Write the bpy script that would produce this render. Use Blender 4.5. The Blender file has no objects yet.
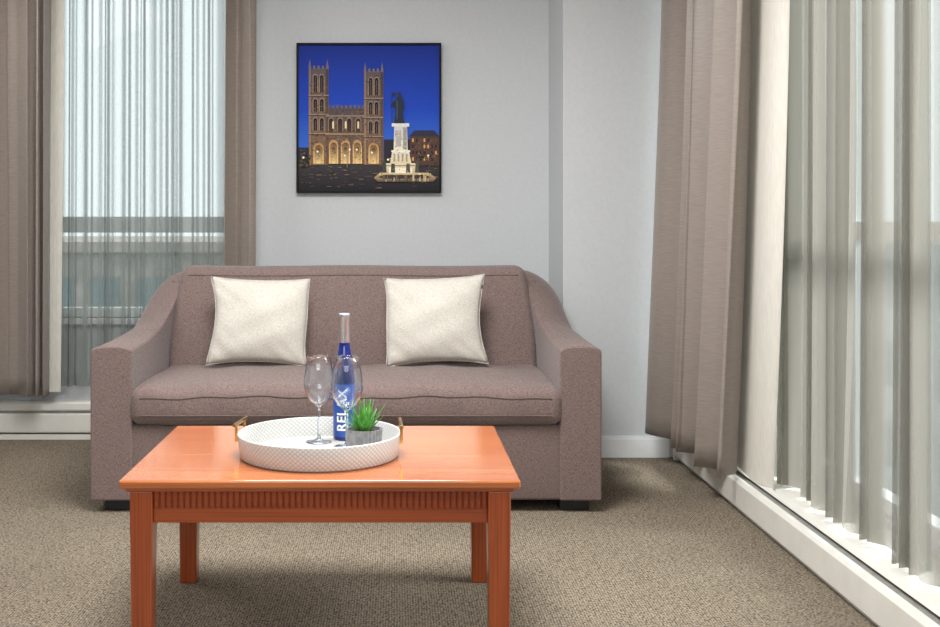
import bpy, bmesh, math, random
from mathutils import Vector, Matrix
random.seed(7)
PI = math.pi
scene = bpy.context.scene
try:
    scene.view_settings.view_transform = 'Standard'
except Exception:
    pass
col = scene.collection
F = 1078.0; VX = 395.0; VY = 222.0; CH = 1.078

def P(px, py, Y):
    return ((px - VX) * Y / F, CH - (py - VY) * Y / F)

# ------------------------------------------------------------------ materials
def lin(c):
    out = []
    for v in c[:3]:
        v = v / 255.0
        out.append(v / 12.92 if v <= 0.04045 else ((v + 0.055) / 1.055) ** 2.4)
    return (out[0], out[1], out[2], 1.0)

def new_mat(name):
    m = bpy.data.materials.new(name); m.use_nodes = True
    nt = m.node_tree; nt.nodes.clear()
    o = nt.nodes.new('ShaderNodeOutputMaterial')
    return m, nt, o

def noise(nt, scale, stretch=(1, 1, 1), detail=4, rot=None):
    tc = nt.nodes.new('ShaderNodeTexCoord'); mp = nt.nodes.new('ShaderNodeMapping')
    mp.inputs['Scale'].default_value = stretch
    if rot: mp.inputs['Rotation'].default_value = rot
    nz = nt.nodes.new('ShaderNodeTexNoise'); nz.inputs['Scale'].default_value = scale
    nz.inputs['Detail'].default_value = detail
    nt.links.new(tc.outputs['Object'], mp.inputs['Vector']); nt.links.new(mp.outputs['Vector'], nz.inputs['Vector'])
    return nz

def ramp(nt, src, c1, c2, p1=0.35, p2=0.65):
    r = nt.nodes.new('ShaderNodeValToRGB')
    r.color_ramp.elements[0].position = p1; r.color_ramp.elements[0].color = c1
    r.color_ramp.elements[1].position = p2; r.color_ramp.elements[1].color = c2
    nt.links.new(src, r.inputs['Fac'])
    return r

def bump(nt, src, pb, strength=0.3, dist=0.002):
    b = nt.nodes.new('ShaderNodeBump'); b.inputs['Strength'].default_value = strength
    b.inputs['Distance'].default_value = dist
    nt.links.new(src, b.inputs['Height']); nt.links.new(b.outputs['Normal'], pb.inputs['Normal'])

def mat(name, c1, c2=None, rough=0.5, scale=20, stretch=(1, 1, 1), bmp=0.0, dist=0.002, metal=0.0, coat=0.0, p=(0.35, 0.65), sheen=0.0, detail=4, spec=0.5):
    m, nt, o = new_mat(name)
    pb = nt.nodes.new('ShaderNodeBsdfPrincipled')
    nt.links.new(pb.outputs[0], o.inputs[0])
    pb.inputs['Roughness'].default_value = rough; pb.inputs['Metallic'].default_value = metal
    pb.inputs['Coat Weight'].default_value = coat
    pb.inputs['Sheen Weight'].default_value = sheen
    pb.inputs['Specular IOR Level'].default_value = spec
    if c2 is None: c2 = tuple(min(255, v * 1.05) for v in c1)
    nz = noise(nt, scale, stretch, detail)
    r = ramp(nt, nz.outputs['Fac'], lin(c1), lin(c2), *p)
    nt.links.new(r.outputs['Color'], pb.inputs['Base Color'])
    if bmp: bump(nt, nz.outputs['Fac'], pb, bmp, dist)
    return m

def weave(name, c1, c2, s=1.0, rough=0.9, bmp=0.5, sheen=0.15):
    m, nt, o = new_mat(name)
    pb = nt.nodes.new('ShaderNodeBsdfPrincipled'); nt.links.new(pb.outputs[0], o.inputs[0])
    pb.inputs['Roughness'].default_value = rough; pb.inputs['Sheen Weight'].default_value = sheen
    pb.inputs['Specular IOR Level'].default_value = 0.25
    a = noise(nt, 1.0, (55 * s, 55 * s, 420 * s), 1); b = noise(nt, 1.0, (420 * s, 260 * s, 55 * s), 1)
    mx = nt.nodes.new('ShaderNodeMath'); mx.operation = 'ADD'
    nt.links.new(a.outputs['Fac'], mx.inputs[0]); nt.links.new(b.outputs['Fac'], mx.inputs[1])
    md = nt.nodes.new('ShaderNodeMath'); md.operation = 'MULTIPLY'; md.inputs[1].default_value = 0.5
    nt.links.new(mx.outputs[0], md.inputs[0])
    r = ramp(nt, md.outputs[0], lin(c1), lin(c2), 0.36, 0.64)
    nt.links.new(r.outputs['Color'], pb.inputs['Base Color'])
    bump(nt, md.outputs[0], pb, bmp, 0.0005)
    return m

def wood(name, c1, c2, c3, grain, rough=.25, coat=.4, gf=1.0):
    m, nt, o = new_mat(name)
    pb = nt.nodes.new('ShaderNodeBsdfPrincipled'); nt.links.new(pb.outputs[0], o.inputs[0])
    pb.inputs['Roughness'].default_value = rough; pb.inputs['Coat Weight'].default_value = coat; pb.inputs['Coat Roughness'].default_value = .12
    a = noise(nt, 1.0, tuple(g * 7 for g in grain), 5); b = noise(nt, 1.0, tuple(g * 60 if g > 1 else g * 8 for g in grain), 3)
    r = ramp(nt, a.outputs['Fac'], lin(c1), lin(c2), .3, .7)
    r2 = ramp(nt, b.outputs['Fac'], tuple(v / w if w else 1 for v, w in zip(lin(c3), lin(c1))), (1, 1, 1, 1), .3, .55)
    mc = nt.nodes.new('ShaderNodeMix'); mc.data_type = 'RGBA'; mc.blend_type = 'MULTIPLY'; mc.inputs[0].default_value = gf
    nt.links.new(r.outputs['Color'], mc.inputs[6]); nt.links.new(r2.outputs['Color'], mc.inputs[7])
    nt.links.new(mc.outputs[2], pb.inputs['Base Color'])
    return m

def sheer_mat(name, c, lo, hi, tf=0.42):
    m, nt, o = new_mat(name)
    tr = nt.nodes.new('ShaderNodeBsdfTransparent')
    df = nt.nodes.new('ShaderNodeBsdfDiffuse'); df.inputs['Color'].default_value = lin(c)
    tl = nt.nodes.new('ShaderNodeBsdfTranslucent'); tl.inputs['Color'].default_value = lin(c)
    m1 = nt.nodes.new('ShaderNodeMixShader'); m1.inputs[0].default_value = tf
    nt.links.new(df.outputs[0], m1.inputs[1]); nt.links.new(tl.outputs[0], m1.inputs[2])
    at = nt.nodes.new('ShaderNodeAttribute'); at.attribute_name = 'dens'
    mr = nt.nodes.new('ShaderNodeMapRange'); mr.inputs['To Min'].default_value = lo; mr.inputs['To Max'].default_value = hi
    nt.links.new(at.outputs['Fac'], mr.inputs['Value'])
    m2 = nt.nodes.new('ShaderNodeMixShader')
    nt.links.new(mr.outputs[0], m2.inputs[0]); nt.links.new(tr.outputs[0], m2.inputs[1]); nt.links.new(m1.outputs[0], m2.inputs[2])
    nt.links.new(m2.outputs[0], o.inputs[0])
    return m

def thin_glass(name, tint=(250, 252, 252), base=0.05, k=0.6, power=4.0):
    m, nt, o = new_mat(name)
    tr = nt.nodes.new('ShaderNodeBsdfTransparent'); tr.inputs['Color'].default_value = lin(tint)
    gl = nt.nodes.new('ShaderNodeBsdfGlossy'); gl.inputs['Roughness'].default_value = 0.04
    lw = nt.nodes.new('ShaderNodeLayerWeight'); lw.inputs['Blend'].default_value = 0.5
    pw = nt.nodes.new('ShaderNodeMath'); pw.operation = 'POWER'; pw.inputs[1].default_value = power
    ml = nt.nodes.new('ShaderNodeMath'); ml.operation = 'MULTIPLY_ADD'; ml.inputs[1].default_value = k; ml.inputs[2].default_value = base
    nt.links.new(lw.outputs['Facing'], pw.inputs[0]); nt.links.new(pw.outputs[0], ml.inputs[0])
    mx = nt.nodes.new('ShaderNodeMixShader')
    nt.links.new(ml.outputs[0], mx.inputs[0]); nt.links.new(tr.outputs[0], mx.inputs[1]); nt.links.new(gl.outputs[0], mx.inputs[2])
    nt.links.new(mx.outputs[0], o.inputs[0])
    return m

def real_glass(name):
    m, nt, o = new_mat(name)
    tr = nt.nodes.new('ShaderNodeBsdfTransparent'); tr.inputs['Color'].default_value = (1, 1, 1, 1)
    gl = nt.nodes.new('ShaderNodeBsdfGlass'); gl.inputs['Roughness'].default_value = 0.0; gl.inputs['IOR'].default_value = 1.55
    gl.inputs['Color'].default_value = (.96, .98, 1, 1)
    mx = nt.nodes.new('ShaderNodeMixShader'); mx.inputs[0].default_value = 0.92
    nt.links.new(tr.outputs[0], mx.inputs[1]); nt.links.new(gl.outputs[0], mx.inputs[2])
    nt.links.new(mx.outputs[0], o.inputs[0])
    return m

def carpet_mat():
    m, nt, o = new_mat('carpet')
    pb = nt.nodes.new('ShaderNodeBsdfPrincipled'); nt.links.new(pb.outputs[0], o.inputs[0])
    pb.inputs['Roughness'].default_value = 1.0; pb.inputs['Specular IOR Level'].default_value = 0.05
    a = noise(nt, 1.0, (120, 230, 95), 1); c = noise(nt, 1.4, (1, 1, 1), 3)
    tc = nt.nodes.new('ShaderNodeTexCoord'); mp = nt.nodes.new('ShaderNodeMapping'); mp.inputs['Scale'].default_value = (132, 215, 110)
    vo = nt.nodes.new('ShaderNodeTexVoronoi'); vo.inputs['Scale'].default_value = 1.0; vo.inputs['Randomness'].default_value = 0.45
    nt.links.new(tc.outputs['Object'], mp.inputs['Vector']); nt.links.new(mp.outputs['Vector'], vo.inputs['Vector'])
    inv = nt.nodes.new('ShaderNodeMath'); inv.operation = 'SUBTRACT'; inv.inputs[0].default_value = 1.0
    nt.links.new(vo.outputs['Distance'], inv.inputs[1])
    hm = nt.nodes.new('ShaderNodeMath'); hm.operation = 'MULTIPLY'; hm.inputs[1].default_value = 0.6
    nt.links.new(inv.outputs[0], hm.inputs[0])
    mx = nt.nodes.new('ShaderNodeMath'); mx.operation = 'MULTIPLY_ADD'; mx.inputs[1].default_value = 0.4
    nt.links.new(a.outputs['Fac'], mx.inputs[0]); nt.links.new(hm.outputs[0], mx.inputs[2])
    r = ramp(nt, mx.outputs[0], lin((68, 59, 50)), lin((180, 167, 148)), 0.37, 0.78)
    r2 = ramp(nt, c.outputs['Fac'], (0.9, 0.9, 0.9, 1), (1, 1, 1, 1), 0.35, 0.65)
    mc = nt.nodes.new('ShaderNodeMix'); mc.data_type = 'RGBA'; mc.blend_type = 'MULTIPLY'; mc.inputs[0].default_value = 1.0
    nt.links.new(r.outputs['Color'], mc.inputs[6]); nt.links.new(r2.outputs['Color'], mc.inputs[7])
    nt.links.new(mc.outputs[2], pb.inputs['Base Color'])
    bump(nt, mx.outputs[0], pb, 0.6, 0.003)
    return m

def print_mat():
    m, nt, o = new_mat('canvas_print')
    pb = nt.nodes.new('ShaderNodeBsdfPrincipled'); nt.links.new(pb.outputs[0], o.inputs[0])
    pb.inputs['Roughness'].default_value = 0.6; pb.inputs['Specular IOR Level'].default_value = 0.2
    at = nt.nodes.new('ShaderNodeAttribute'); at.attribute_name = 'Col'
    nz = noise(nt, 1.0, (150, 150, 150), 6)
    r = ramp(nt, nz.outputs['Fac'], (.72, .72, .74, 1), (1.12, 1.1, 1.06, 1), .3, .7)
    mc = nt.nodes.new('ShaderNodeMix'); mc.data_type = 'RGBA'; mc.blend_type = 'MULTIPLY'; mc.inputs[0].default_value = .6
    nt.links.new(at.outputs['Color'], mc.inputs[6]); nt.links.new(r.outputs['Color'], mc.inputs[7])
    nt.links.new(mc.outputs[2], pb.inputs['Base Color'])
    return m

def tray_mat():
    m, nt, o = new_mat('embossed_white')
    pb = nt.nodes.new('ShaderNodeBsdfPrincipled'); nt.links.new(pb.outputs[0], o.inputs[0])
    pb.inputs['Roughness'].default_value = 0.4
    at = nt.nodes.new('ShaderNodeAttribute'); at.attribute_name = 'arc'
    sx = nt.nodes.new('ShaderNodeSeparateXYZ'); nt.links.new(at.outputs['Vector'], sx.inputs[0])
    def sn(a, b):
        m1 = nt.nodes.new('ShaderNodeMath'); m1.operation = 'MULTIPLY'; m1.inputs[1].default_value = a; nt.links.new(sx.outputs['X'], m1.inputs[0])
        m2 = nt.nodes.new('ShaderNodeMath'); m2.operation = 'MULTIPLY_ADD'; m2.inputs[1].default_value = b; nt.links.new(sx.outputs['Z'], m2.inputs[0]); nt.links.new(m1.outputs[0], m2.inputs[2])
        s = nt.nodes.new('ShaderNodeMath'); s.operation = 'SINE'; nt.links.new(m2.outputs[0], s.inputs[0])
        ab = nt.nodes.new('ShaderNodeMath'); ab.operation = 'ABSOLUTE'; nt.links.new(s.outputs[0], ab.inputs[0]); return ab
    A = sn(230, 270); B = sn(230, -270)
    mn = nt.nodes.new('ShaderNodeMath'); mn.operation = 'MINIMUM'; nt.links.new(A.outputs[0], mn.inputs[0]); nt.links.new(B.outputs[0], mn.inputs[1])
    r = ramp(nt, mn.outputs[0], lin((150, 150, 148)), lin((202, 202, 199)), 0.05, 0.35)
    nt.links.new(r.outputs['Color'], pb.inputs['Base Color'])
    bump(nt, mn.outputs[0], pb, 0.4, 0.0015)
    return m

M = {}
M['wall'] = mat('wall_paint', (193, 196, 198), (197, 200, 202), 0.9, 60, bmp=0.05)
M['trim'] = mat('trim_paint', (222, 223, 224), (228, 229, 230), 0.45, 20)
M['ceil'] = mat('ceiling_paint', (236, 236, 234), None, 0.9, 30)
M['carpet'] = carpet_mat()
M['sofa'] = weave('sofa_fabric', (82, 67, 65), (140, 121, 116), 2.3, bmp=.2)
M['piping'] = weave('sofa_piping', (78, 64, 62), (112, 96, 92), 2.0, bmp=.2)
M['black'] = mat('black_plastic', (18, 18, 20), (24, 24, 26), 0.5)
M['pillow'] = weave('pillow_fabric', (172, 167, 157), (208, 203, 194), 2.0, 0.5, 0.15, 0.3)
M['drape'] = mat('drape_fabric', (132, 121, 113), (145, 134, 126), 0.42, 1.0, (24, 24, 460), 0.08, 0.0005, sheen=0.25, detail=2)
M['lining'] = mat('lining_fabric', (206, 203, 193), (214, 211, 202), 0.9, 1.0, (100, 100, 20))
M['sheer'] = sheer_mat('sheer_fabric', (136, 143, 140), 0.32, 0.95, .35)
M['sheer2'] = sheer_mat('sheer_fabric_dense', (148, 145, 137), 0.42, 0.96, .36)
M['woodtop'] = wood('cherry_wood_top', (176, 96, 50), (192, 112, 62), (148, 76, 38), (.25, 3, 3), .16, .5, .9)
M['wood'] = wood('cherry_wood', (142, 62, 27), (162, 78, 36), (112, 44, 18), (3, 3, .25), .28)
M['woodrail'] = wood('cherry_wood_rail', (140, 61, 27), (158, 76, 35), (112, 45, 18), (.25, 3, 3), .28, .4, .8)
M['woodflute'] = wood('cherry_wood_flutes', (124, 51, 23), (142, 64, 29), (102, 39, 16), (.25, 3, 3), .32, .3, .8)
M['tray'] = tray_mat()
M['trayin'] = mat('tray_inside', (192, 190, 184), (200, 198, 192), 0.2, 14)
M['gold'] = mat('gold_metal', (170, 130, 66), (186, 146, 80), 0.25, 10, metal=1.0)
M['glass'] = real_glass('clear_glass')
M['pane'] = thin_glass('window_glass', (250, 252, 252), 0.03, 0.4, 4.0)
M['bottle'] = mat('blue_glass', (3, 20, 92), (6, 32, 124), 0.06, 8, coat=.1)
M['label'] = mat('blue_label', (18, 72, 160), (24, 82, 172), 0.3, 8)
M['white'] = mat('white_print', (246, 248, 250), None, 0.4)
M['capsule'] = mat('silver_capsule', (176, 178, 186), (196, 198, 206), 0.3, 30, metal=0.7)
M['pot'] = mat('grey_pot', (128, 129, 132), (152, 152, 154), 0.45, 60)
M['soil'] = mat('soil', (52, 40, 30), (84, 68, 50), 1.0, 120, bmp=0.5)
M['leaf'] = mat('succulent_green', (44, 118, 46), (108, 178, 78), 0.4, 40)
M['heater'] = mat('heater_enamel', (214, 212, 205), (220, 218, 211), 0.35, 12)
M['slot'] = mat('heater_slot', (140, 139, 134), (156, 155, 150), 0.6, 40)
M['alu'] = mat('window_aluminium', (222, 226, 226), (230, 234, 234), 0.4, 12)
M['frame'] = mat('black_frame', (10, 10, 11), (14, 14, 15), 0.6, 12, spec=.2)
M['print'] = print_mat()
M['brick'] = mat('brick_facade', (126, 120, 114), (146, 139, 132), 0.9, 2)
M['concrete'] = mat('concrete_facade', (150, 158, 158), (170, 178, 178), 0.9, 1)
M['pale'] = mat('pale_facade', (176, 184, 184), (196, 204, 204), 0.9, 1)
M['darkglass'] = mat('dark_window', (80, 92, 94), (100, 112, 114), 0.3, 1)
M['paleglass'] = mat('grey_window', (120, 132, 136), (140, 150, 154), 0.4, 1)

# ------------------------------------------------------------------ helpers
def wloc(o):
    v = Vector((0, 0, 0))
    while o: v = v + Vector(o.location); o = o.parent
    return v

def obj(name, bm, m, parent=None, smooth=True, bevel=0, seg=3, recalc=True):
    if recalc: bmesh.ops.recalc_face_normals(bm, faces=bm.faces[:])
    if parent: bmesh.ops.translate(bm, vec=-wloc(parent), verts=bm.verts[:])
    me = bpy.data.meshes.new(name); bm.to_mesh(me); bm.free()
    if smooth:
        for p in me.polygons: p.use_smooth = True
    me.materials.append(m)
    o = bpy.data.objects.new(name, me); col.objects.link(o)
    if parent: o.parent = parent
    if bevel:
        b = o.modifiers.new('bevel', 'BEVEL'); b.width = bevel; b.segments = seg; b.limit_method = 'ANGLE'; b.angle_limit = math.radians(35)
        b.harden_normals = False
        wn = o.modifiers.new('wn', 'WEIGHTED_NORMAL')
    return o

def thing(name, label, cat, loc, group=None):
    o = bpy.data.objects.new(name, None); o.empty_display_size = 0.1; col.objects.link(o)
    o.location = loc; o['label'] = label; o['category'] = cat
    if group: o['group'] = group
    return o

def tag(o, label, cat, group=None):
    o['label'] = label; o['category'] = cat
    if group: o['group'] = group
    return o

def struct(name, bm, m, **k):
    o = obj(name, bm, m, None, **k); o['kind'] = 'structure'; return o

def box(bm, x0, x1, y0, y1, z0, z1):
    v = [bm.verts.new((x, y, z)) for z in (z0, z1) for y in (y0, y1) for x in (x0, x1)]
    for f in ((0, 1, 3, 2), (4, 6, 7, 5), (0, 4, 5, 1), (2, 3, 7, 6), (0, 2, 6, 4), (1, 5, 7, 3)):
        bm.faces.new([v[i] for i in f])

def rbox(bm, lo, hi, r, n=(8, 4, 4), seg=4, fn=None):
    def axis(a, b, k):
        c = [a + r * i / seg for i in range(seg + 1)]
        for i in range(1, k): c.append(a + r + (b - a - 2 * r) * i / k)
        c += [b - r + r * i / seg for i in range(seg + 1)]
        return c
    ax = [axis(lo[i], hi[i], n[i]) for i in range(3)]
    cache = {}
    def vert(p):
        key = tuple(round(c, 6) for c in p)
        if key in cache: return cache[key]
        q = [min(max(p[i], lo[i] + r), hi[i] - r) for i in range(3)]
        d = Vector([p[i] - q[i] for i in range(3)]); pp = Vector(q)
        if d.length > 1e-9: pp = pp + d.normalized() * r
        if fn: pp = Vector(fn(pp))
        cache[key] = bm.verts.new(pp); return cache[key]
    for a in range(3):
        b, c = (a + 1) % 3, (a + 2) % 3
        for s in (0, -1):
            for i in range(len(ax[b]) - 1):
                for j in range(len(ax[c]) - 1):
                    vs = []
                    for di, dj in ((0, 0), (1, 0), (1, 1), (0, 1)):
                        p = [0, 0, 0]; p[a] = ax[a][s]; p[b] = ax[b][i + di]; p[c] = ax[c][j + dj]
                        vs.append(vert(p))
                    if len(set(vs)) == 4:
                        try: bm.faces.new(vs)
                        except ValueError: pass

def lathe(bm, prof, cx, cy, seg=48, rfn=None, closed=False):
    rings = []
    for r, z in prof:
        if r < 1e-6: rings.append([bm.verts.new((cx, cy, z))]); continue
        ring = []
        for k in range(seg):
            a = 2 * PI * k / seg; rr = r * (rfn(a, z) if rfn else 1)
            ring.append(bm.verts.new((cx + rr * math.cos(a), cy + rr * math.sin(a), z)))
        rings.append(ring)
    if closed: rings.append(rings[0])
    for i in range(len(rings) - 1):
        A, B = rings[i], rings[i + 1]
        for k in range(seg):
            k2 = (k + 1) % seg
            if len(A) == 1 and len(B) == 1: continue
            if len(A) == 1: bm.faces.new((A[0], B[k], B[k2]))
            elif len(B) == 1: bm.faces.new((A[k], A[k2], B[0]))
            else: bm.faces.new((A[k], A[k2], B[k2], B[k]))

def tube(bm, pts, r, seg=8, closed=False, rot=0):
    pts = [Vector(p) for p in pts]; rings = []
    n = len(pts)
    for i, p in enumerate(pts):
        if closed: d = pts[(i + 1) % n] - pts[i - 1]
        else: d = pts[min(i + 1, n - 1)] - pts[max(i - 1, 0)]
        d.normalize()
        up = Vector((0, 0, 1)) if abs(d.z) < 0.9 else Vector((0, 1, 0))
        a = d.cross(up).normalized(); b = d.cross(a)
        rings.append([bm.verts.new(p + a * r * math.cos(2 * PI * k / seg + rot) + b * r * math.sin(2 * PI * k / seg + rot)) for k in range(seg)])
    m = n if closed else n - 1
    for i in range(m):
        A, B = rings[i], rings[(i + 1) % n]
        for k in range(seg): bm.faces.new((A[k], A[(k + 1) % seg], B[(k + 1) % seg], B[k]))
    if not closed:
        bm.faces.new(rings[0]); bm.faces.new(rings[-1])

def profile_prism(bm, pts, y0, y1, axis='y'):
    a = []; b = []
    for p, q in pts:
        if axis == 'y': a.append(bm.verts.new((p, y0, q))); b.append(bm.verts.new((p, y1, q)))
        else: a.append(bm.verts.new((y0, p, q))); b.append(bm.verts.new((y1, p, q)))
    n = len(pts)
    bm.faces.new(a); bm.faces.new(b)
    for i in range(n): bm.faces.new((a[i], a[(i + 1) % n], b[(i + 1) % n], b[i]))

def curtain(bm, top, bot, z0, z1, folds, amp, nu=240, nv=26, ph=0.0, seed=0.0, bend=0.5, var=0.3, dp=3, dbase=.1, rip=0.0, full=0, flare=1.0, h2=.22):
    L = bm.verts.layers.float.new('dens')
    grid = []
    for j in range(nv + 1):
        v = j / nv; row = []; vv = 1 - (1 - v) ** flare
        ax, ay = [bot[0][k] + (top[0][k] - bot[0][k]) * vv for k in (0, 1)]
        bx, by = [bot[1][k] + (top[1][k] - bot[1][k]) * vv for k in (0, 1)]
        d = Vector((bx - ax, by - ay)); ln = d.length; d.normalize(); nrm = Vector((-d.y, d.x))
        for i in range(nu + 1):
            u = i / nu
            w = u + var / folds * math.sin(2 * PI * u * folds * 0.37 + seed) + 0.12 / folds * math.sin(2 * PI * u * folds * 0.71 + 2 * seed)
            th = 2 * PI * folds * w + ph + bend * math.sin(2.4 * v + seed + 3 * u) * (1 - v)
            am = amp * (0.8 + 0.2 * math.sin(7 * u * max(1, folds / 5) + seed * 3)) * (0.75 + 0.25 * (1 - v))
            off = am * (math.sin(th) + h2 * math.sin(2 * th + seed)) + rip * am * math.sin(3.4 * th + 2 * seed + 1.5 * v)
            al = 0.22 * am * math.sin(2 * th)
            al = al * min(1, 8 * u, 8 * (1 - u))
            vt = bm.verts.new((ax + (bx - ax) * u + nrm.x * off + d.x * al, ay + (by - ay) * u + nrm.y * off + d.y * al, z0 + (z1 - z0) * v + 0.003 * math.sin(th * 0.5) * (1 - v)))
            if full == 1: c = max(abs(math.cos(th)) ** dp, .6 * abs(math.cos(1.7 * th + seed)) ** dp)
            elif full == 2: c = (.8 + .2 * math.sin(.61 * th + seed)) * abs(math.cos(th)) ** dp
            else: c = abs(math.cos(th * .5 + .6 * math.sin(1.3 * th / 2 + seed))) ** dp
            vt[L] = min(1.0, dbase + (1 - dbase) * c) if i not in (0, nu) else 0.9
            if z0 + (z1 - z0) * v < z0 + 0.06: vt[L] = min(1, vt[L] + 0.4)
            row.append(vt)
        grid.append(row)
    for j in range(nv):
        for i in range(nu):
            bm.faces.new((grid[j][i], grid[j][i + 1], grid[j + 1][i + 1], grid[j + 1][i]))

# ------------------------------------------------------------------ room shell
WY = 5.40      # back wall plane
PY = 4.945     # column plane
XL, XR = -2.6, 1.50
bm = bmesh.new(); box(bm, XL - .1, XR + .1, -1.7, WY + .1, -0.1, 0); struct('floor', bm, M['carpet'], smooth=False)
bm = bmesh.new(); box(bm, XL - .1, XR + .1, -1.7, WY + .1, 2.5, 2.6); struct('ceiling', bm, M['ceil'], smooth=False)
wx0, wx1, wz0, wz1 = -1.98, -0.775, 0.597, 2.38
bm = bmesh.new()
box(bm, XL, wx0, WY, WY + .1, 0, 2.5); box(bm, wx1, 0.7707, WY, WY + .1, 0, 2.5)
box(bm, wx0, wx1, WY, WY + .1, 0, wz0); box(bm, wx0, wx1, WY, WY + .1, wz1, 2.5)
struct('wall_back', bm, M['wall'], smooth=False)
bm = bmesh.new(); box(bm, 0.7707, XR + .1, PY, WY + .1, 0, 2.5); struct('wall_column', bm, M['wall'], smooth=False)
bm = bmesh.new(); box(bm, XL - .1, XL, -1.6, WY + .1, 0, 2.5); struct('wall_left', bm, M['wall'], smooth=False)
bm = bmesh.new(); box(bm, XL - .1, XR + .1, -1.7, -1.6, 0, 2.5); struct('wall_front', bm, M['wall'], smooth=False)
ry0, ry1, rz0, rz1 = 1.2, 4.78, 0.17, 2.38
bm = bmesh.new()
box(bm, XR, XR + .1, -1.6, ry0, 0, 2.5); box(bm, XR, XR + .1, ry1, PY, 0, 2.5)
box(bm, XR, XR + .1, ry0, ry1, 0, rz0); box(bm, XR, XR + .1, ry0, ry1, rz1, 2.5)
struct('wall_right', bm, M['wall'], smooth=False)
bm = bmesh.new(); box(bm, 0.7707, 1.255, PY - .014, PY, 0, 0.085); box(bm, 0.7707, 1.255, PY - .009, PY, .085, 0.097)
struct('baseboard_column', bm, M['trim'], smooth=False)
bm = bmesh.new(); box(bm, -0.6, 0.7707, WY - .014, WY, 0, 0.09); struct('baseboard_back', bm, M['trim'], smooth=False)

# left window
bm = bmesh.new()
fy0, fy1 = WY + .03, WY + .08
box(bm, wx0, wx0 + .05, fy0, fy1, wz0, wz1); box(bm, wx1 - .05, wx1, fy0, fy1, wz0, wz1)
box(bm, wx0, wx1, fy0, fy1, wz0, wz0 + .05); box(bm, wx0, wx1, fy0, fy1, wz1 - .05, wz1)
box(bm, wx0, wx1, fy0 - .02, fy1, 1.025, 1.105)
w1 = struct('window_1', bm, M['alu'], smooth=False, bevel=0.003)
bm = bmesh.new(); box(bm, wx0 + .04, wx1 - .04, WY + .05, WY + .056, wz0 + .04, wz1 - .04); o = obj('pane', bm, M['pane'], w1, smooth=False)
bm = bmesh.new(); box(bm, wx0 - .03, wx1 + .03, WY - .03, WY + .04, wz0 - .03, wz0); o = obj('window_sill', bm, M['trim'], w1, smooth=False, bevel=0.003)
# right window
bm = bmesh.new(); fx0, fx1 = XR + .02, XR + .08
box(bm, fx0, fx1, ry0, ry1, rz0, rz0 + .05); box(bm, fx0, fx1, ry0, ry1, rz1 - .05, rz1)
for y in (ry0, 2.25, 3.62, ry1 - .05): box(bm, fx0, fx1, y, y + .05, rz0, rz1)
box(bm, fx0, fx1, ry0, ry1, 1.02, 1.08)
w2 = struct('window_2', bm, M['alu'], smooth=False, bevel=0.003)
bm = bmesh.new(); box(bm, XR + .045, XR + .051, ry0 + .04, ry1 - .04, rz0 + .04, rz1 - .04); obj('pane', bm, M['pane'], w2, smooth=False)

# ------------------------------------------------------------------ heaters
t = thing('baseboard_heater', 'long white baseboard heater under the right-hand window', 'heater', (1.38, 3.0, 0))
bm = bmesh.new(); profile_prism(bm, [(1.265, .022), (1.265, .112), (1.275, .122), (1.292, .122), (1.292, .03)], 1.0, 4.88)
obj('front_panel', bm, M['heater'], t, smooth=False, bevel=.002)
bm = bmesh.new(); profile_prism(bm, [(1.310, .128), (1.320, .138), (1.335, .146), (1.495, .148), (1.495, .01), (1.48, .01), (1.48, .136), (1.335, .134), (1.318, .122)], 1.0, 4.88)
obj('top_cover', bm, M['heater'], t, smooth=False, bevel=.001)
bm = bmesh.new(); box(bm, 1.293, 1.478, 1.01, 4.87, .03, .114); obj('heating_fin', bm, M['slot'], t, smooth=False)
bm = bmesh.new(); box(bm, 1.285, 1.49, 1.0, 4.88, .0, .022); obj('base_rail', bm, M['heater'], t, smooth=False)
for y in (0.985, 4.88):
    bm = bmesh.new(); profile_prism(bm, [(1.262, 0), (1.262, .114), (1.275, .125), (1.33, .143), (1.345, .151), (1.497, .151), (1.497, 0)], y, y + .015)
    obj('end_cap', bm, M['heater'], t, smooth=False)
t = thing('baseboard_heater', 'white baseboard heater under the left window beside the sofa arm', 'heater', (-1.6, 5.36, 0))
bm = bmesh.new(); profile_prism(bm, [(5.335, .035), (5.33, .05), (5.33, .125), (5.335, .13), (5.345, .13), (5.345, .035)], -2.55, -.95, 'x')
obj('front_panel', bm, M['heater'], t, smooth=False, bevel=.002)
bm = bmesh.new(); profile_prism(bm, [(5.335, .142), (5.328, .150), (5.328, .178), (5.34, .188), (5.398, .188), (5.398, .176), (5.345, .176), (5.345, .142)], -2.55, -.95, 'x')
obj('top_cover', bm, M['heater'], t, smooth=False, bevel=.002)
bm = bmesh.new(); box(bm, -2.54, -.96, 5.346, 5.396, .04, .16); obj('heating_fin', bm, M['slot'], t, smooth=False)
bm = bmesh.new(); box(bm, -2.55, -.95, 5.34, 5.398, 0, .026); obj('base_rail', bm, M['heater'], t, smooth=False)

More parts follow.
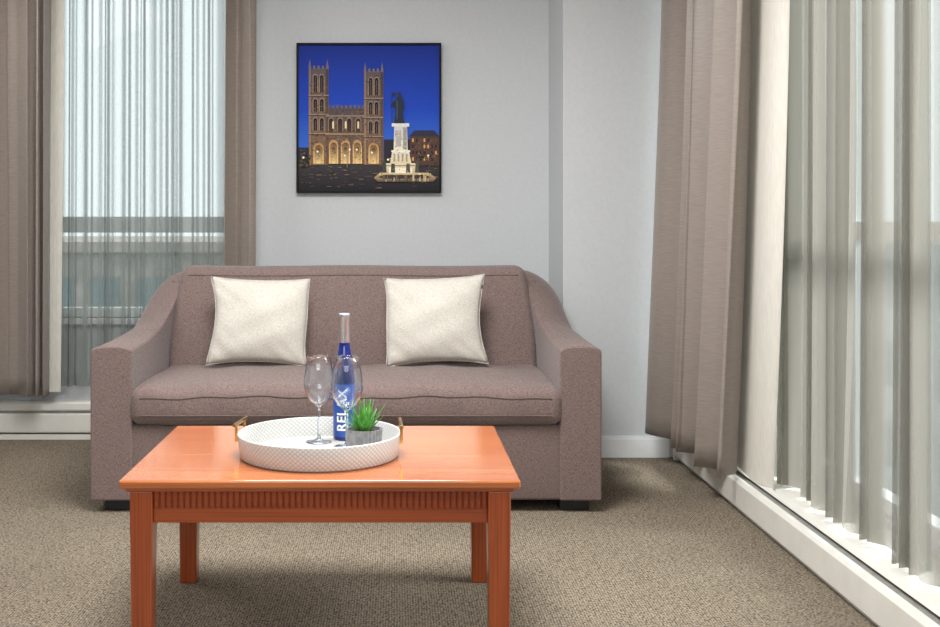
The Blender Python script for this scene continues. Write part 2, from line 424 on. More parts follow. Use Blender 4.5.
# ------------------------------------------------------------------ curtains
def curtain_thing(name, label, cat, m, args, kw, group=None, solid=0.002):
    bm = bmesh.new(); curtain(bm, *args, **kw)
    o = obj(name, bm, m, None); tag(o, label, cat, group)
    if solid:
        s = o.modifiers.new('s', 'SOLIDIFY'); s.thickness = solid; s.offset = 0
    return o
ZT = 2.498
o = curtain_thing('drape', 'wide taupe drape at the left edge, left of the left window', 'curtain', M['drape'],
    (((-2.1, 5.18), (-1.655, 5.18)), ((-2.08, 5.18), (-1.66, 5.18)), .245, ZT, 5.2, .074), dict(ph=1.0, seed=1.9, bend=.3, var=.5, h2=.1), 'taupe window drapes')
bm = bmesh.new(); curtain(bm, ((-1.70, 5.25), (-1.61, 5.258)), ((-1.70, 5.25), (-1.632, 5.258)), .25, ZT, 1.2, .010, nu=40, ph=.4)
obj('lining', bm, M['lining'], o)
curtain_thing('drape', 'narrow taupe drape on the right side of the left window', 'curtain', M['drape'],
    (((-.815, 5.2), (-.665, 5.2)), ((-.825, 5.2), (-.67, 5.2)), .245, ZT, 1.9, .060), dict(ph=2.0, seed=.4, bend=.3, nu=120, h2=.1), 'taupe window drapes')
curtain_thing('sheer_curtain', 'sheer grey curtain drawn across the left window behind the sofa', 'curtain', M['sheer'],
    (((-1.70, 5.315), (-.79, 5.315)), ((-1.71, 5.315), (-.79, 5.315)), .27, ZT, 15, .024), dict(ph=.5, seed=2.1, bend=.1, nu=1400, var=.18, dp=7, dbase=.05, full=2, h2=.05), None, 0)
# right drape
o = curtain_thing('drape', 'heavy taupe drape in deep folds at the near side of the wall column', 'curtain', M['drape'],
    (((1.225, 4.86), (1.275, 3.84)), ((1.165, 4.86), (1.238, 3.97)), .135, ZT, 5.0, .062), dict(ph=.2, seed=.9, bend=.5, nu=420, var=.35, flare=1.4, h2=.08), 'taupe window drapes')
bm = bmesh.new(); curtain(bm, ((1.328, 4.10), (1.322, 3.60)), ((1.303, 4.30), (1.314, 3.76)), .14, ZT, 2.4, .012, nu=90, ph=1.5, seed=.2, flare=1.6)
obj('lining', bm, M['lining'], o)
curtain_thing('sheer_curtain', 'bunched sheer curtain panel right beside the white drape lining', 'curtain', M['sheer2'],
    (((1.400, 3.96), (1.385, 3.285)), ((1.396, 3.96), (1.382, 3.285)), .156, ZT, 8, .040), dict(ph=0, seed=1.7, bend=.7, nu=500, dp=2.5, dbase=.15, rip=.1, full=2, h2=.1), 'sheers at the right window', 0)
curtain_thing('sheer_curtain', 'sheer curtain panel at the far right edge over the heater', 'curtain', M['sheer2'],
    (((1.385, 3.28), (1.390, 1.5)), ((1.382, 3.28), (1.390, 1.5)), .156, ZT, 19, .040), dict(ph=2, seed=2.6, bend=.9, nu=1600, dp=3, dbase=.03, rip=.1, var=.5, full=2, h2=.1), 'sheers at the right window', 0)

# ------------------------------------------------------------------ sofa
SL, SR = -1.129, 0.766
so = thing('sofa', 'mauve-brown fabric two-seat sofa with sloping arms against the back wall', 'sofa', ((SL + SR) / 2, 4.45, 0))
def interp(tab, y):
    for (a, za), (b, zb) in zip(tab, tab[1:]):
        if y <= b:
            f = (y - a) / (b - a); f = max(0, min(1, f)); return za + (zb - za) * f
    return tab[-1][1]
ZO = [(3.99, .606), (4.3, .608), (4.6, .616), (4.75, .628), (4.84, .650), (4.89, .675), (4.925, .69)]
ZI = [(3.99, .606), (4.24, .612), (4.40, .628), (4.52, .658), (4.62, .705), (4.70, .765), (4.76, .820), (4.82, .856), (4.925, .862)]
for s in (-1, 1):
    bm = bmesh.new(); xo = SL if s < 0 else SR; wd = .155; xi = xo - s * wd
    secs = []
    NY = 34
    for i in range(NY + 1):
        y = 3.99 + (4.925 - 3.99) * i / NY
        zo = (interp(ZO, y - .02) + interp(ZO, y + .02) + interp(ZO, y)) / 3; zi = (interp(ZI, y - .02) + interp(ZI, y + .02) + interp(ZI, y)) / 3
        tt = min(1, max(0, (zi - .62) / .24)); sh = .052 * tt
        row = []
        for z in (.045, .3, .5): row.append((xo, z))
        row.append((xo, zo - .02))
        K = 12
        for k in range(K + 1):
            f = k / K
            x_ = xo + (xi - s * sh - xo) * (1 - math.cos(f * PI / 2)) ** .85
            g = math.sin(f * PI / 2) ** 1.0
            dz = zi - zo
            z_ = zo - .02 + (dz + .02) * g if dz > .03 else zo - .02 + .028 * g ** .6 + dz * g
            if dz <= .03: x_ = xo + (xi - xo) * f; z_ = zo - .004 + .016 * (1 - abs(2 * f - 1) ** 3) + dz * f
            else:
                b_ = min(1, (dz - .03) / .08)
                x2 = xo + (xi - s * sh - xo) * f; z2 = zo - .004 + .016 * (1 - abs(2 * f - 1) ** 3) + dz * f
                x_ = x2 * (1 - b_) + x_ * b_; z_ = z2 * (1 - b_) + z_ * b_
            row.append((x_, z_))
        for f in (.8, .5, .2): row.append((xi - s * sh * f, .5 + (zi - .5) * f))
        row.append((xi, .3)); row.append((xi, .045))
        secs.append([bm.verts.new((a, y, b)) for a, b in row])
    for A, B in zip(secs, secs[1:]):
        n_ = len(A)
        for j in range(n_): bm.faces.new((A[j], A[(j + 1) % n_], B[(j + 1) % n_], B[j]))
    bm.faces.new(secs[0]); bm.faces.new(secs[-1])
    arm = obj('arm', bm, M['sofa'], so, bevel=.024, seg=5)
L, R = SL + .148, SR - .148
bm = bmesh.new(); rbox(bm, (L, 4.000, .045), (R, 4.90, .322), .012, seg=3); obj('base', bm, M['sofa'], so)
def fn(p):
    u = (p.x - (L + R) / 2) / ((R - L) / 2); v = (p.y - 4.29) / .34
    p = p.copy()
    if p.z > .42: p.z += .016 * (1 - u ** 4) * max(0, 1 - v * v) + .004 * math.sin(9 * p.x) + .0025 * math.sin(31 * p.x + 9 * p.y)
    if p.y < 4.05: p.y -= .010 * math.cos(PI * (p.z - .395) / .17) + .002 * math.sin(23 * p.x + 20 * p.z)
    return p
bm = bmesh.new(); rbox(bm, (L - .002, 3.975, .324), (R + .002, 4.66, .470), .042, (60, 12, 4), 6, fn); seat = obj('seat_cushion', bm, M['sofa'], so)
for zz in (.430, .364):
    bm = bmesh.new(); pts = []
    for i in range(81):
        xx = L + .04 + (R - L - .08) * i / 80
        q = fn(Vector((xx, 3.9755, zz))); pts.append((q.x, q.y, q.z))
    tube(bm, pts, .0032, 8); obj('piping', bm, M['piping'], seat)
def fb(p):
    u = (p.x - (L + R) / 2) / ((R - L) / 2); w = (p.z - .65) / .23
    p = p.copy()
    if p.y < 4.68: p.y -= .022 * (1 - u ** 4) * max(0, 1 - w * w) + .003 * math.sin(11 * p.x + 6 * p.z)
    p.y += (p.z - .45) * .22
    sh = max(0, (p.z - .62) / .26) * .046
    p.x = p.x * (1 - 0) + (-sh if u > 0 else sh) * abs(u) ** 3
    if p.z > .8: p.z -= .002 * math.sin(8 * p.x)
    return p
bm = bmesh.new(); rbox(bm, (L + .008, 4.60, .40), (R - .008, 4.80, .882), .036, (30, 3, 12), 6, fb); back = obj('back_cushion', bm, M['sofa'], so)
bm = bmesh.new(); pts = []
for i in range(61):
    q = fb(Vector((L + .05 + (R - L - .10) * i / 60, 4.6005, .846))); pts.append((q.x, q.y, q.z))
tube(bm, pts, .0030, 8); obj('piping', bm, M['piping'], back)
bm = bmesh.new(); rbox(bm, (L - .01, 4.76, .05), (R + .01, 4.925, .83), .02, seg=3); obj('back_frame', bm, M['sofa'], so)
for x0, x1 in ((-1.085, -.99), (.615, .725)):
    for y0 in (4.03, 4.80):
        bm = bmesh.new(); box(bm, x0, x1, y0, y0 + .06, 0, .046); obj('foot', bm, M['black'], so, smooth=False, bevel=.004)

# ------------------------------------------------------------------ pillows
def pillow(label, cx, cy, cz, rz, roll, w=.205, h=.190):
    bm = bmesh.new(); N = 36; T = .062; rows = {}
    def shape(u, v):
        x = u * w * (1 - .09 * (1 - abs(v) ** 2.4)); z = v * h * (1 - .07 * (1 - abs(u) ** 2.4))
        z -= .012 * (1 - v) * .5 * abs(u) ** 2 * .6
        x += .006 * math.sin(3 * v + rz * 20)
        return x, z
    for s in (1, -1):
        for i in range(N + 1):
            for j in range(N + 1):
                u = -1 + 2 * i / N; v = -1 + 2 * j / N
                edge = i in (0, N) or j in (0, N)
                if s == -1 and edge: rows[(s, i, j)] = rows[(1, i, j)]; continue
                x, z = shape(u, v)
                th = T * ((1 - u * u) ** .5) * ((1 - v * v) ** .5)
                th *= 1 + .05 * math.sin(5 * u + 3 * v + rz * 9) + .04 * math.sin(8 * v - 4 * u) - .12 * v
                th += .004 * math.sin(14 * (u + v)) * abs(u * v)
                if s == -1: th *= .6
                rows[(s, i, j)] = bm.verts.new((x, -s * th, z))
        for i in range(N):
            for j in range(N):
                bm.faces.new((rows[(s, i, j)], rows[(s, i + 1, j)], rows[(s, i + 1, j + 1)], rows[(s, i, j + 1)]))
    o = obj('throw_pillow', bm, M['pillow'], None)
    o.location = (cx, cy, cz); o.rotation_euler = (math.radians(-14), roll, rz)
    tag(o, label, 'cushion', 'pale throw pillows on the sofa')
    pts = []
    for k in range(4 * 16):
        q, f = divmod(k, 16); f = -1 + 2 * f / 16
        u, v = [(f, -1), (1, f), (-f, 1), (-1, -f)][q]
        x, z = shape(u, v); pts.append((x, 0, z))
    bm = bmesh.new(); tube(bm, pts, .0020, 6, closed=True)
    pm = obj('seam', bm, M['pillow'], None); pm.parent = o
    return o
x, z = P(260.5, 325, 4.50); p1 = pillow('pale champagne throw pillow at the left end of the sofa', x, 4.48, .668, .05, math.radians(1.5), .208, .182)
x, z = P(434, 323, 4.50); p2 = pillow('pale champagne throw pillow on the right, tiny dark tag on its edge', x, 4.48, .672, -.06, math.radians(-2.5), .212, .184)
bm = bmesh.new(); box(bm, .198, .208, -.004, .004, .122, .140); tg = obj('tag', bm, M['black'], None, smooth=False); tg.parent = p2

# ------------------------------------------------------------------ coffee table
TL, TR, TY0, TY1, TZ = -.668, .304, 2.60, 3.30, .455
ct = thing('coffee_table', 'orange cherry-wood coffee table with a fluted apron in the foreground', 'table', ((TL + TR) / 2, (TY0 + TY1) / 2, 0))
bm = bmesh.new(); box(bm, TL, TR, TY0, TY1, TZ - .022, TZ); obj('tabletop', bm, M['woodtop'], ct, bevel=.006, seg=3)
bm = bmesh.new(); box(bm, TL + .014, TR - .014, TY0 + .014, TY1 - .014, TZ - .032, TZ - .0225); obj('edge_moulding', bm, M['woodrail'], ct, bevel=.003)
lw = .056
for lx in (TL + .022, TR - .022 - lw):
    for ly in (TY0 + .022, TY1 - .03 - lw):
        bm = bmesh.new(); cx, cy = lx + lw / 2, ly + lw / 2
        rows = []
        for z, h in ((0, .0245), (.30, .0272), (.335, lw / 2), (TZ - .0325, lw / 2)):
            rows.append([bm.verts.new((cx + a * h, cy + b * h, z)) for a, b in ((-1, -1), (1, -1), (1, 1), (-1, 1))])
        for i in range(3):
            for k in range(4): bm.faces.new((rows[i][k], rows[i][(k + 1) % 4], rows[i + 1][(k + 1) % 4], rows[i + 1][k]))
        bm.faces.new(rows[0]); bm.faces.new(rows[-1])
        obj('leg', bm, M['wood'], ct, bevel=.004)
ax0, ax1 = TL + .022 + lw, TR - .022 - lw
ay0, ay1 = TY0 + .022 + lw, TY1 - .03 - lw
zt = TZ - .033
def apron(x0, x1, y0, y1):
    bm = bmesh.new(); box(bm, x0, x1, y0, y1, .343, zt); return obj('apron', bm, M['woodrail'], ct, bevel=.002)
def flutes(par, ln, n, fnp):
    bm = bmesh.new(); rows = [[], [], ]
    k = 8; tot = n * k
    for i in range(tot + 1):
        u = i / tot; ph = (i % k) / k
        d = .0050 * (math.sin(PI * ph) ** .9 if 0 < ph < 1 else 0) + .0025
        for r_, z in ((0, .380), (1, zt - .001)):
            rows[r_].append(bm.verts.new(fnp(u, d, z)))
    for i in range(tot): bm.faces.new((rows[0][i], rows[0][i + 1], rows[1][i + 1], rows[1][i]))
    for r_, z in ((0, .380), (1, zt - .001)):
        a = bm.verts.new(fnp(0, 0, z)); b = bm.verts.new(fnp(1, 0, z)); bm.faces.new(rows[r_] + [b, a])
    o = obj('fluted_band', bm, M['woodflute'], par, smooth=False, recalc=True)
a = apron(ax0, ax1, TY0 + .034, TY0 + .054)
flutes(a, 1, 54, lambda u, d, z: (ax0 + (ax1 - ax0) * u, TY0 + .034 - d, z))
a = apron(ax0, ax1, TY1 - .062, TY1 - .042)
a = apron(TL + .034, TL + .054, ay0, ay1)
flutes(a, 1, 36, lambda u, d, z: (TL + .034 - d, ay0 + (ay1 - ay0) * u, z))
a = apron(TR - .054, TR - .034, ay0, ay1)
flutes(a, 1, 36, lambda u, d, z: (TR - .034 + d, ay0 + (ay1 - ay0) * u, z))

# ------------------------------------------------------------------ tray
TX, TYc, tr = -.202, 2.885, .218
tt = thing('serving_tray', 'round white embossed tray with gold handles on the coffee table', 'tray', (TX, TYc, TZ))
z0 = TZ + .0005
bm = bmesh.new(); lathe(bm, [(0, z0), (.206, z0), (.211, z0 + .004), (.2145, z0 + .03), (tr, z0 + .060), (tr - .001, z0 + .0625), (tr - .005, z0 + .0625), (tr - .006, z0 + .060), (.2015, z0 + .010)], TX, TYc, 128)
wl = obj('wall', bm, M['tray'], tt)
at = wl.data.attributes.new('arc', 'FLOAT_VECTOR', 'CORNER')
for poly_ in wl.data.polygons:
    angs = [math.atan2(wl.data.vertices[wl.data.loops[li].vertex_index].co.y, wl.data.vertices[wl.data.loops[li].vertex_index].co.x) for li in poly_.loop_indices]
    wrap = max(angs) - min(angs) > PI
    for li, a_ in zip(poly_.loop_indices, angs):
        if wrap and a_ < 0: a_ += 2 * PI
        at.data[li].vector = (a_ * .2141, 0, wl.data.vertices[wl.data.loops[li].vertex_index].co.z)
bm = bmesh.new(); lathe(bm, [(0, z0 + .010), (.202, z0 + .010), (.202, z0 + .006), (0, z0 + .006)], TX, TYc, 96); obj('tray_floor', bm, M['trayin'], tt, smooth=False)
for base in (PI - .14, .04):
    bm = bmesh.new(); hw = .19; rr = tr - .0035
    A = Vector((TX + rr * math.cos(base - hw), TYc + rr * math.sin(base - hw), z0 + .037)); B = Vector((TX + rr * math.cos(base + hw), TYc + rr * math.sin(base + hw), z0 + .037))
    out = Vector((math.cos(base), math.sin(base), 0))
    A += out * .007; B += out * .007
    h = Vector((0, 0, .046))
    for q in (A, B): tube(bm, [q, q + h], .0050, 4, rot=PI / 4)
    d = (B - A).normalized(); tube(bm, [A + h - d * .020, B + h + d * .020], .0058, 4, rot=PI / 4)
    obj('handle', bm, M['gold'], tt, smooth=False, bevel=.0008, seg=2)

# ------------------------------------------------------------------ glasses
tz = z0 + .0105
def wine_glass(cx, cy, H, R, label):
    g = thing('wine_glass', label, 'glass', (cx, cy, tz), 'wine glasses on the tray')
    def part(nm, pts, sm=M['glass']):
        bm = bmesh.new(); lathe(bm, [(r, z + tz) for r, z in pts], cx, cy, 64); return obj(nm, bm, sm, g)
    part('foot', [(0, .0002), (.0355, .0004), (.036, .0014), (.0355, .0024), (.030, .0032), (.014, .0055), (.007, .010), (.0050, .016), (0, .016)])
    part('stem', [(0, .0162), (.0044, .0162), (.0037, .03), (.0035, .085), (.0044, .0975), (0, .0975)])
    prof = [(.0045, .098), (.012, .1045), (.026, .1165), (R * .88, .135), (R, .158), (R * .985, .18), (R * .89, .21), (R * .79, H)]
    inn = [(r - .0022, z + (.002 if z < .15 else 0)) for r, z in prof[1:]]
    part('bowl', [(0, .0978)] + prof + [(R * .79 - .0011, H + .0011)] + inn[::-1] + [(0, .1030)])
wine_glass((319 - VX) * 3.0 / F, 3.0, .238, .042, 'empty wine glass left of the blue bottle on the tray')
wine_glass((347 - VX) * 2.93 / F, 2.93, .246, .0435, 'empty wine glass standing in front of the blue bottle')

# ------------------------------------------------------------------ bottle
bx, by, br = (344.5 - VX) * 3.045 / F, 3.045, .0315
bt = thing('wine_bottle', 'slim cobalt blue wine bottle with silver-white neck on the tray', 'bottle', (bx, by, tz))
H = .354
bm = bmesh.new()
pr = [(0, 0), (.030, 0), (br, .004), (br, .16), (br * .97, .18), (br * .86, .205), (br * .70, .23), (.0172, .252), (.0148, .272), (.0142, H - .03), (.0142, H - .004), (0, H - .003)]
lathe(bm, [(r, z + tz) for r, z in pr], bx, by, 48); obj('glass_body', bm, M['bottle'], bt)
bm = bmesh.new(); pr = [(.0150, H - .082), (.0156, H - .081), (.0150, H - .012), (.0160, H - .011), (.0160, H - .003), (.0153, H), (0, H)]
lathe(bm, [(r, z + tz) for r, z in pr], bx, by, 40); obj('capsule', bm, M['capsule'], bt)
bm = bmesh.new(); lathe(bm, [(br + .0002, tz + .010), (br + .0005, tz + .011), (br + .0005, tz + .156), (br + .0002, tz + .157)], bx, by, 48); lab = obj('paper_label', bm, M['label'], bt)
cu = bpy.data.curves.new('lettering', 'FONT'); cu.body = 'RELAX'; cu.size = .038; cu.offset = .0009; cu.space_character = 1.05
to = bpy.data.objects.new('lettering_source', cu); col.objects.link(to)
bpy.context.view_layer.update()
me = bpy.data.meshes.new_from_object(to.evaluated_get(bpy.context.evaluated_depsgraph_get()))
bpy.data.objects.remove(to)
bm = bmesh.new(); bm.from_mesh(me)
ys = [v.co.y for v in bm.verts]; ym, yM = min(ys), max(ys); yc = (ym + yM) / 2; xs = [v.co.x for v in bm.verts]; xm = min(xs)
for k in range(1, 14):
    bmesh.ops.bisect_plane(bm, geom=bm.verts[:] + bm.edges[:] + bm.faces[:], plane_co=(0, ym + (yM - ym) * k / 14, 0), plane_no=(0, 1, 0))
for v in bm.verts:
    a_ = -(v.co.y - yc) / br - .22; r_ = br + .0011
    v.co = Vector((bx + r_ * math.sin(a_), by - r_ * math.cos(a_), tz + .028 + (v.co.x - xm)))
obj('lettering', bm, M['white'], lab, smooth=False)

# ------------------------------------------------------------------ plant
px_, py_ = (364 - VX) * 2.81 / F, 2.81
pp = thing('potted_succulent', 'small spiky green succulent in a ribbed grey pot on the tray', 'plant', (px_, py_, tz))
bm = bmesh.new()
rf = lambda a, z: 1 - .07 * abs(math.sin(14 * a)) ** 2 if z > tz + .004 else 1
lathe(bm, [(0, tz), (.040, tz), (.042, tz + .002), (.0485, tz + .070), (.0485, tz + .074), (.0440, tz + .074), (.0420, tz + .062), (0, tz + .062)], px_, py_, 280, rf); obj('pot', bm, M['pot'], pp, smooth=False)
bm = bmesh.new(); lathe(bm, [(0, tz + .067), (.03, tz + .066), (.0375, tz + .0642)], px_, py_, 40); obj('soil', bm, M['soil'], pp)
bm = bmesh.new()
for ring, (n, tilt, ln, w) in enumerate(((4, .14, .098, .0095), (8, .46, .100, .0105), (9, .80, .092, .0115), (9, 1.06, .074, .0115))):
    for k in range(n):
        a = 2 * PI * k / n + ring * .37 + random.uniform(-.12, .12); tl = tilt + random.uniform(-.1, .1); l_ = ln * random.uniform(.88, 1.08)
        if math.sin(a) > .3: l_ *= .82
        d = Vector((math.cos(a), math.sin(a), 0)); side = Vector((-math.sin(a), math.cos(a), 0))
        rows = []; p = Vector((px_, py_, tz + .065)) + d * .006
        for s in range(9):
            f = s / 8; ang = tl * (.75 + .35 * f) - .16 * f * f * 2
            ww = w * (.7 + .3 * math.sin(PI * min(1, f * 1.6))) * (1 - f ** 1.7) + .0002; th = ww * .42
            dirv = d * math.sin(ang) + Vector((0, 0, 1)) * math.cos(ang)
            nrm = d * math.cos(ang) - Vector((0, 0, 1)) * math.sin(ang)
            rows.append([bm.verts.new(p + side * ww), bm.verts.new(p + nrm * th), bm.verts.new(p - side * ww), bm.verts.new(p - nrm * th * .2)])
            p = p + dirv * (l_ / 8)
        for i in range(8):
            for q in range(4): bm.faces.new((rows[i][q], rows[i][(q + 1) % 4], rows[i + 1][(q + 1) % 4], rows[i + 1][q]))
        bm.faces.new(rows[-1])
obj('foliage', bm, M['leaf'], pp)

# ------------------------------------------------------------------ picture
x0, zt_ = P(297, 44, WY); x1, zb_ = P(441, 193, WY)
pic = thing('framed_picture', 'black framed night photograph of a twin-towered church under blue sky', 'picture', ((x0 + x1) / 2, WY, (zt_ + zb_) / 2))
bm = bmesh.new(); fw = .010; yf, yb = WY - .038, WY - .001
box(bm, x0, x1, yf, yb, zt_ - fw, zt_); box(bm, x0, x1, yf, yb, zb_, zb_ + fw); box(bm, x0, x0 + fw, yf, yb, zb_ + fw, zt_ - fw); box(bm, x1 - fw, x1, yf, yb, zb_ + fw, zt_ - fw)
obj('frame', bm, M['frame'], pic, smooth=False, bevel=.001)
bm = bmesh.new(); CL = bm.loops.layers.float_color.new('Col')
layer = [0]
yp = WY - .026
def poly(pts, c, c2=None):
    layer[0] += 1
    vs = []
    for a, b in pts:
        X, Z = P(a, b, WY); vs.append(bm.verts.new((X, yp - layer[0] * 5e-6, Z)))
    f = bm.faces.new(vs)
    bys = [b for a, b in pts]; b0, b1 = min(bys), max(bys)
    for l, (a, b) in zip(f.loops, pts):
        cc = lin(c)
        if c2:
            t_ = (b - b0) / max(1e-6, b1 - b0); d_ = lin(c2); cc = tuple(cc[i] * (1 - t_) + d_[i] * t_ for i in range(4))
        l[CL] = cc
def rect(a0, b0, a1, b1, c, c2=None): poly([(a0, b0), (a1, b0), (a1, b1), (a0, b1)], c, c2)
def arch(cx, b0, b1, w, c, c2=None):
    pts = [(cx - w, b1), (cx - w, b0 + w)]
    pts += [(cx - w * math.cos(t_ * PI / 6), b0 + w - w * 1.2 * math.sin(t_ * PI / 6)) for t_ in range(1, 6)]
    pts += [(cx + w, b0 + w), (cx + w, b1)]
    poly(pts, c, c2)
rect(299, 46, 439, 110, (12, 40, 136), (20, 68, 186)); rect(299, 110, 439, 168, (20, 68, 186), (64, 118, 214))
rect(299, 164, 439, 191, (62, 57, 60), (28, 27, 32))
# facade
rect(326, 108, 367, 164, (80, 70, 76), (134, 104, 76))
for k in range(9): rect(328 + k * 4.3, 105.5, 330.4 + k * 4.3, 109, (104, 92, 96))
STONE = [(112, 98, 94), (138, 114, 92), (84, 72, 74), (62, 52, 56), (158, 130, 100), (100, 86, 84), (52, 46, 52)]
def stones(a0, b0, a1, b1, n):
    for k in range(n):
        a_ = random.uniform(a0, a1 - 1); b_ = random.uniform(b0, b1 - .8)
        g_ = (b_ - 60) / 105; c = random.choice(STONE); c = tuple(v * (.7 + .4 * g_) for v in c)
        rect(a_, b_, a_ + random.uniform(.6, 1.8), b_ + random.uniform(.4, 1.0), c)
stones(327, 110, 366, 163, 330)
for tx0, tx1, tp in ((309, 329, 66), (364, 383.5, 69)):
    rect(tx0, tp + 3, tx1, 165, (92, 82, 88), (134, 102, 72))
    stones(tx0, tp + 4, tx1, 164, 300)
    rect(tx0 + .5, tp + 4, tx0 + 2.2, 165, (132, 114, 108), (168, 130, 90)); rect(tx1 - 2.6, tp + 4, tx1 - .5, 165, (66, 58, 66), (114, 86, 62))
    for k in range(5):
        a_ = tx0 + .3 + k * (tx1 - tx0 - 2.6) / 4
        rect(a_, tp + .5, a_ + 2, tp + 4, (120, 106, 108))
    for cx_ in (tx0 + 1.3, tx1 - 1.3): poly([(cx_ - 1.5, tp + 3), (cx_, tp - 6), (cx_ + 1.5, tp + 3)], (118, 104, 108))
    for b0, b1 in ((tp + 10, tp + 27), (tp + 34, tp + 46), (tp + 53, tp + 65)):
        for cx_ in (tx0 + 6.8, tx1 - 6.8):
            arch(cx_, b0 - 1, b1, 2.7, (150, 128, 110), (170, 140, 108)); arch(cx_, b0, b1, 1.9, (20, 18, 36), (44, 34, 40))
            rect(cx_ - .2, b0 + 2, cx_ + .2, b1, (120, 100, 88))
        rect(tx0, b1 + 2.5, tx1, b1 + 3.6, (160, 136, 112)); rect(tx0, b1 + 3.6, tx1, b1 + 4.4, (56, 46, 50))
    stones(tx0 + 1, tp + 5, tx1 - 1, 138, 90)
    cxm = (tx0 + tx1) / 2
    arch(cxm, 144, 164, 5.2, (180, 134, 84), (236, 200, 140)); arch(cxm, 146, 164, 3.8, (110, 76, 50), (226, 180, 114)); arch(cxm, 149, 164, 2.2, (60, 38, 28), (244, 214, 154))
rect(326, 116, 364, 117.1, (160, 138, 116)); rect(326, 134, 364, 135.2, (178, 148, 112))
for k in range(4):
    arch(331.5 + k * 9, 118, 132, 3.0, (136, 114, 98), (158, 128, 98)); arch(331.5 + k * 9, 119.5, 132, 2.2, (40, 32, 38), (76, 58, 50))
for k in range(3):
    arch(334 + k * 11.8, 141, 164, 4.6, (186, 144, 94), (240, 208, 152)); arch(334 + k * 11.8, 143.5, 164, 3.4, (110, 76, 48), (228, 180, 112)); arch(334 + k * 11.8, 148, 164, 1.9, (58, 38, 28), (244, 210, 146))
for k in range(3): arch(333.5 + k * 12.5, 122, 129, .9, (236, 214, 170))
stones(309, 136, 383, 162, 160)
# low buildings and trees
rect(299, 148, 309.5, 165, (44, 42, 56)); stones(300, 149, 309, 163, 20); rect(384, 140, 413, 166, (44, 40, 50)); rect(410, 136, 439, 166, (84, 60, 52)); poly([(409, 137), (414, 131), (434, 131), (439, 137)], (44, 46, 64))
stones(411, 137, 438, 162, 90)
for i in range(7):
    for j in range(4):
        rect(412 + i * 3.8, 139 + j * 6.2, 413.6 + i * 3.8, 142.4 + j * 6.2, random.choice([(30, 28, 38), (224, 166, 92), (100, 70, 52), (30, 28, 38)]))
for k in range(60):
    a_ = random.choice([random.uniform(301, 310), random.uniform(384, 437)]); b_ = random.uniform(155, 167); s_ = random.uniform(.8, 2.2)
    poly([(a_ + s_ * math.cos(q), b_ + s_ * .7 * math.sin(q)) for q in [w * PI / 3 for w in range(6)]], random.choice([(34, 40, 30), (62, 66, 36), (100, 80, 44), (24, 26, 26)]))
# ground lights
for k in range(180):
    a_ = random.uniform(300, 434); b_ = random.uniform(165, 188.5); w_ = random.uniform(.6, 5)
    rect(a_, b_, min(438, a_ + w_), b_ + random.uniform(.3, .8), random.choice([(96, 84, 82), (142, 110, 80), (60, 54, 66), (84, 72, 70), (40, 36, 46), (112, 96, 84)]))
for a_, b_ in ((304, 158), (318, 152), (357, 150), (372, 153), (345, 156), (350, 150), (388, 160), (428, 156)):
    poly([(a_ + 1.1 * math.cos(q), b_ + 1.1 * math.sin(q)) for q in [w * PI / 4 for w in range(8)]], (255, 246, 220))
rect(347.2, 150, 347.8, 168, (150, 140, 130))
# fountain basin, monument
poly([(374, 178), (380, 173), (428, 173), (436, 178), (433, 182), (378, 182)], (206, 178, 130), (96, 80, 70))
poly([(378, 177.5), (385, 174.8), (423, 174.8), (431, 177.5), (424, 179), (384, 179)], (60, 54, 52))
for k in range(70):
    a_ = random.uniform(379, 430); rect(a_, random.uniform(173.5, 181), a_ + random.uniform(.5, 2), random.uniform(181.2, 181.8), random.choice([(206, 182, 140), (110, 94, 78), (60, 54, 54)])) if k % 3 == 0 else rect(a_, 173.4, a_ + .8, 175.2, random.choice([(236, 214, 170), (150, 128, 98)]))
poly([(383, 175), (386, 163.5), (415, 163.5), (418, 175)], (232, 220, 194), (206, 180, 132))
rect(386, 165.5, 415, 166.5, (150, 132, 104)); rect(389, 168, 412, 173.5, (250, 240, 212))
for a_ in (384.5, 393, 408, 417): poly([(a_ - 2.2, 173), (a_ - 1.6, 163), (a_, 158.5), (a_ + 1.6, 163), (a_ + 2.2, 173)], random.choice([(66, 70, 66), (84, 82, 74)]))
poly([(390, 164), (392.2, 152), (409, 152), (411.4, 164)], (228, 222, 208), (230, 210, 168))
for k in range(4): rect(393.4 + k * 4.1, 154, 395.2 + k * 4.1, 162, (176, 160, 132))
rect(391.4, 150.6, 410, 152.6, (246, 240, 226))
poly([(393.6, 151), (394.2, 127), (407, 127), (407.6, 151)], (204, 206, 210), (240, 230, 206))
rect(403, 128, 406.8, 150, (160, 156, 150)); rect(391.8, 123.8, 409.2, 127.2, (228, 226, 220)); rect(395.8, 131, 401.2, 147, (182, 178, 170))
for k in range(50):
    a_ = random.uniform(389, 410); b_ = random.uniform(128, 172); a2 = a_ if b_ > 152 else min(max(a_, 395), 405)
    rect(a2, b_, a2 + random.uniform(.4, 1.2), b_ + .8, random.choice([(160, 144, 118), (250, 242, 222), (120, 106, 90)]))
poly([(394, 124), (395.5, 113), (394, 105), (396.3, 99), (398.5, 96), (401.5, 97), (403.4, 102), (404.2, 108), (402.6, 114), (404.4, 124)], (36, 44, 58))
poly([(397, 97), (397.2, 93.8), (399.3, 92.3), (401.2, 94), (400.8, 97.4)], (42, 50, 64))
rect(396.6, 101, 397.6, 120, (70, 82, 92)); poly([(395, 105), (391, 108), (390.4, 106.5), (394.6, 101)], (36, 42, 56)); rect(391.6, 93, 392.1, 123, (34, 36, 50)); poly([(392.1, 93), (396, 94), (392.1, 98)], (44, 48, 68))
obj('print', bm, M['print'], pic, smooth=False, recalc=False)
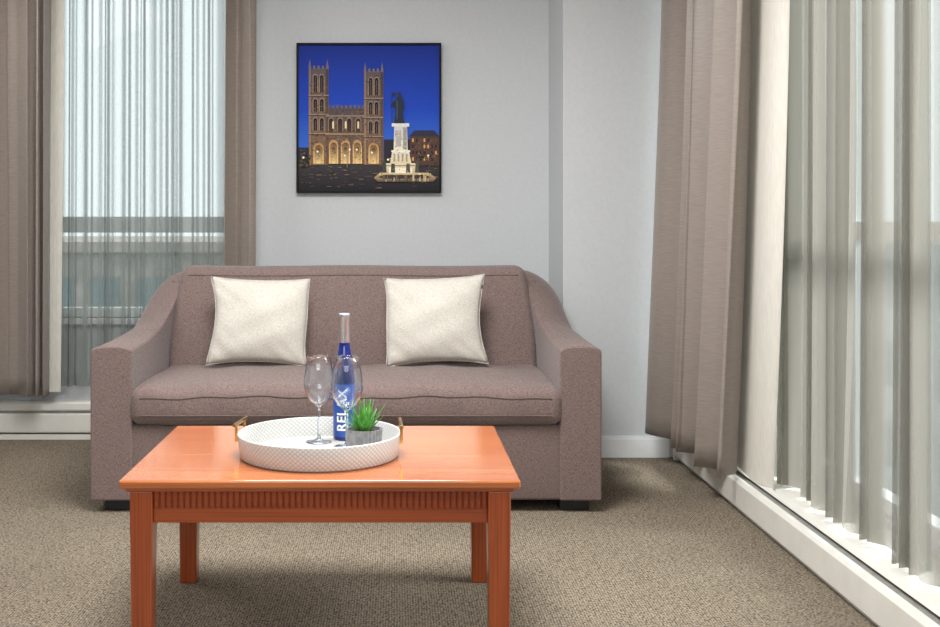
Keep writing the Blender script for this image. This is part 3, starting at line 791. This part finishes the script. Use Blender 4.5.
bm = bmesh.new(); box(bm, x0 + .01, x1 - .01, WY - .0255, WY - .002, zb_ + .01, zt_ - .01); obj('backing', bm, M['frame'], pic, smooth=False)

# ------------------------------------------------------------------ outside
def building(name, label, x0, x1, y0, y1, z0, z1, m, mw, nx, nz, face):
    b = thing(name, label, 'building', ((x0 + x1) / 2, (y0 + y1) / 2, z0))
    bm = bmesh.new(); box(bm, x0, x1, y0, y1, z0, z1); box(bm, x0 - .2, x1 + .2, y0 - .2, y1 + .2, z1, z1 + .25); obj('facade', bm, m, b, smooth=False)
    for i in range(nx):
        for k in range(nz):
            bm = bmesh.new()
            zc = z1 - 1.2 - k * 2.6
            if face == 'y':
                w = (x1 - x0) / nx; xc = x0 + w * (i + .5); box(bm, xc - w * .3, xc + w * .3, y0 - .05, y0 + .02, zc - .8, zc + .6)
            else:
                w = (y1 - y0) / nx; yc_ = y0 + w * (i + .5); box(bm, x0 - .05, x0 + .02, yc_ - w * .3, yc_ + w * .3, zc - .8, zc + .6)
            obj('window', bm, mw, b, smooth=False)
building('apartment_building', 'greyish brown building across the street seen low through left window', -14, -1.0, 26, 36, -14, .35, M['brick'], M['darkglass'], 12, 3, 'y')
building('apartment_building', 'pale concrete building outside seen low through the right window', 16, 26, 20, 60, -14, .4, M['pale'], M['paleglass'], 20, 3, 'x')
bm = bmesh.new(); box(bm, -60, 60, -20, 120, -14.2, -14); g = obj('street_ground', bm, M['concrete'], None, smooth=False); g['kind'] = 'structure'

# ------------------------------------------------------------------ light
w = bpy.data.worlds.new('sky'); scene.world = w; w.use_nodes = True
nt = w.node_tree; bg = nt.nodes['Background']
bg.inputs['Color'].default_value = (0.90, 0.98, 0.99, 1); bg.inputs['Strength'].default_value = 1.55
def area(name, loc, rot, sx, sy, power, c=(1, 1, 1)):
    l = bpy.data.lights.new(name, 'AREA'); l.shape = 'RECTANGLE'; l.size = sx; l.size_y = sy; l.energy = power; l.color = c
    o = bpy.data.objects.new(name, l); o.location = loc; o.rotation_euler = rot; col.objects.link(o); return o
area('ceiling_fill', (-.2, 2.9, 2.46), (0, 0, 0), .9, .9, 90, (1, .995, .98))  # added overhead fill for the interior, stands for no real fixture
area('ceiling_fill', (-1.7, 4.1, 2.46), (0, math.radians(-24), 0), .9, 1.4, 28, (1, .99, .97))  # second added fill, brightens the left side and the column's side face
area('front_fill', (-.4, -1.2, 1.9), (math.radians(78), 0, 0), 2.6, 1.4, 70, (1, .985, .97))  # added soft front fill behind the camera, not a lamp of the room
sl = bpy.data.lights.new('hazy_sun', 'SUN'); sl.energy = 9.5; sl.angle = math.radians(26); sl.color = (1, .995, .98)
so_ = bpy.data.objects.new('hazy_sun', sl); col.objects.link(so_); so_.location = (8, 3, 6)
so_.rotation_euler = Vector((-.80, .10, -.55)).to_track_quat('-Z', 'Y').to_euler()

# ------------------------------------------------------------------ camera
cam = bpy.data.cameras.new('camera'); co = bpy.data.objects.new('camera', cam); col.objects.link(co)
co.location = (0, 0, CH); co.rotation_euler = (PI / 2, 0, 0)
cam.sensor_fit = 'HORIZONTAL'; cam.sensor_width = 36; cam.lens = F / 940 * 36
cam.shift_x = (470 - VX) / 940; cam.shift_y = -(313.5 - VY) / 940
cam.clip_start = .05; cam.clip_end = 300
scene.camera = co
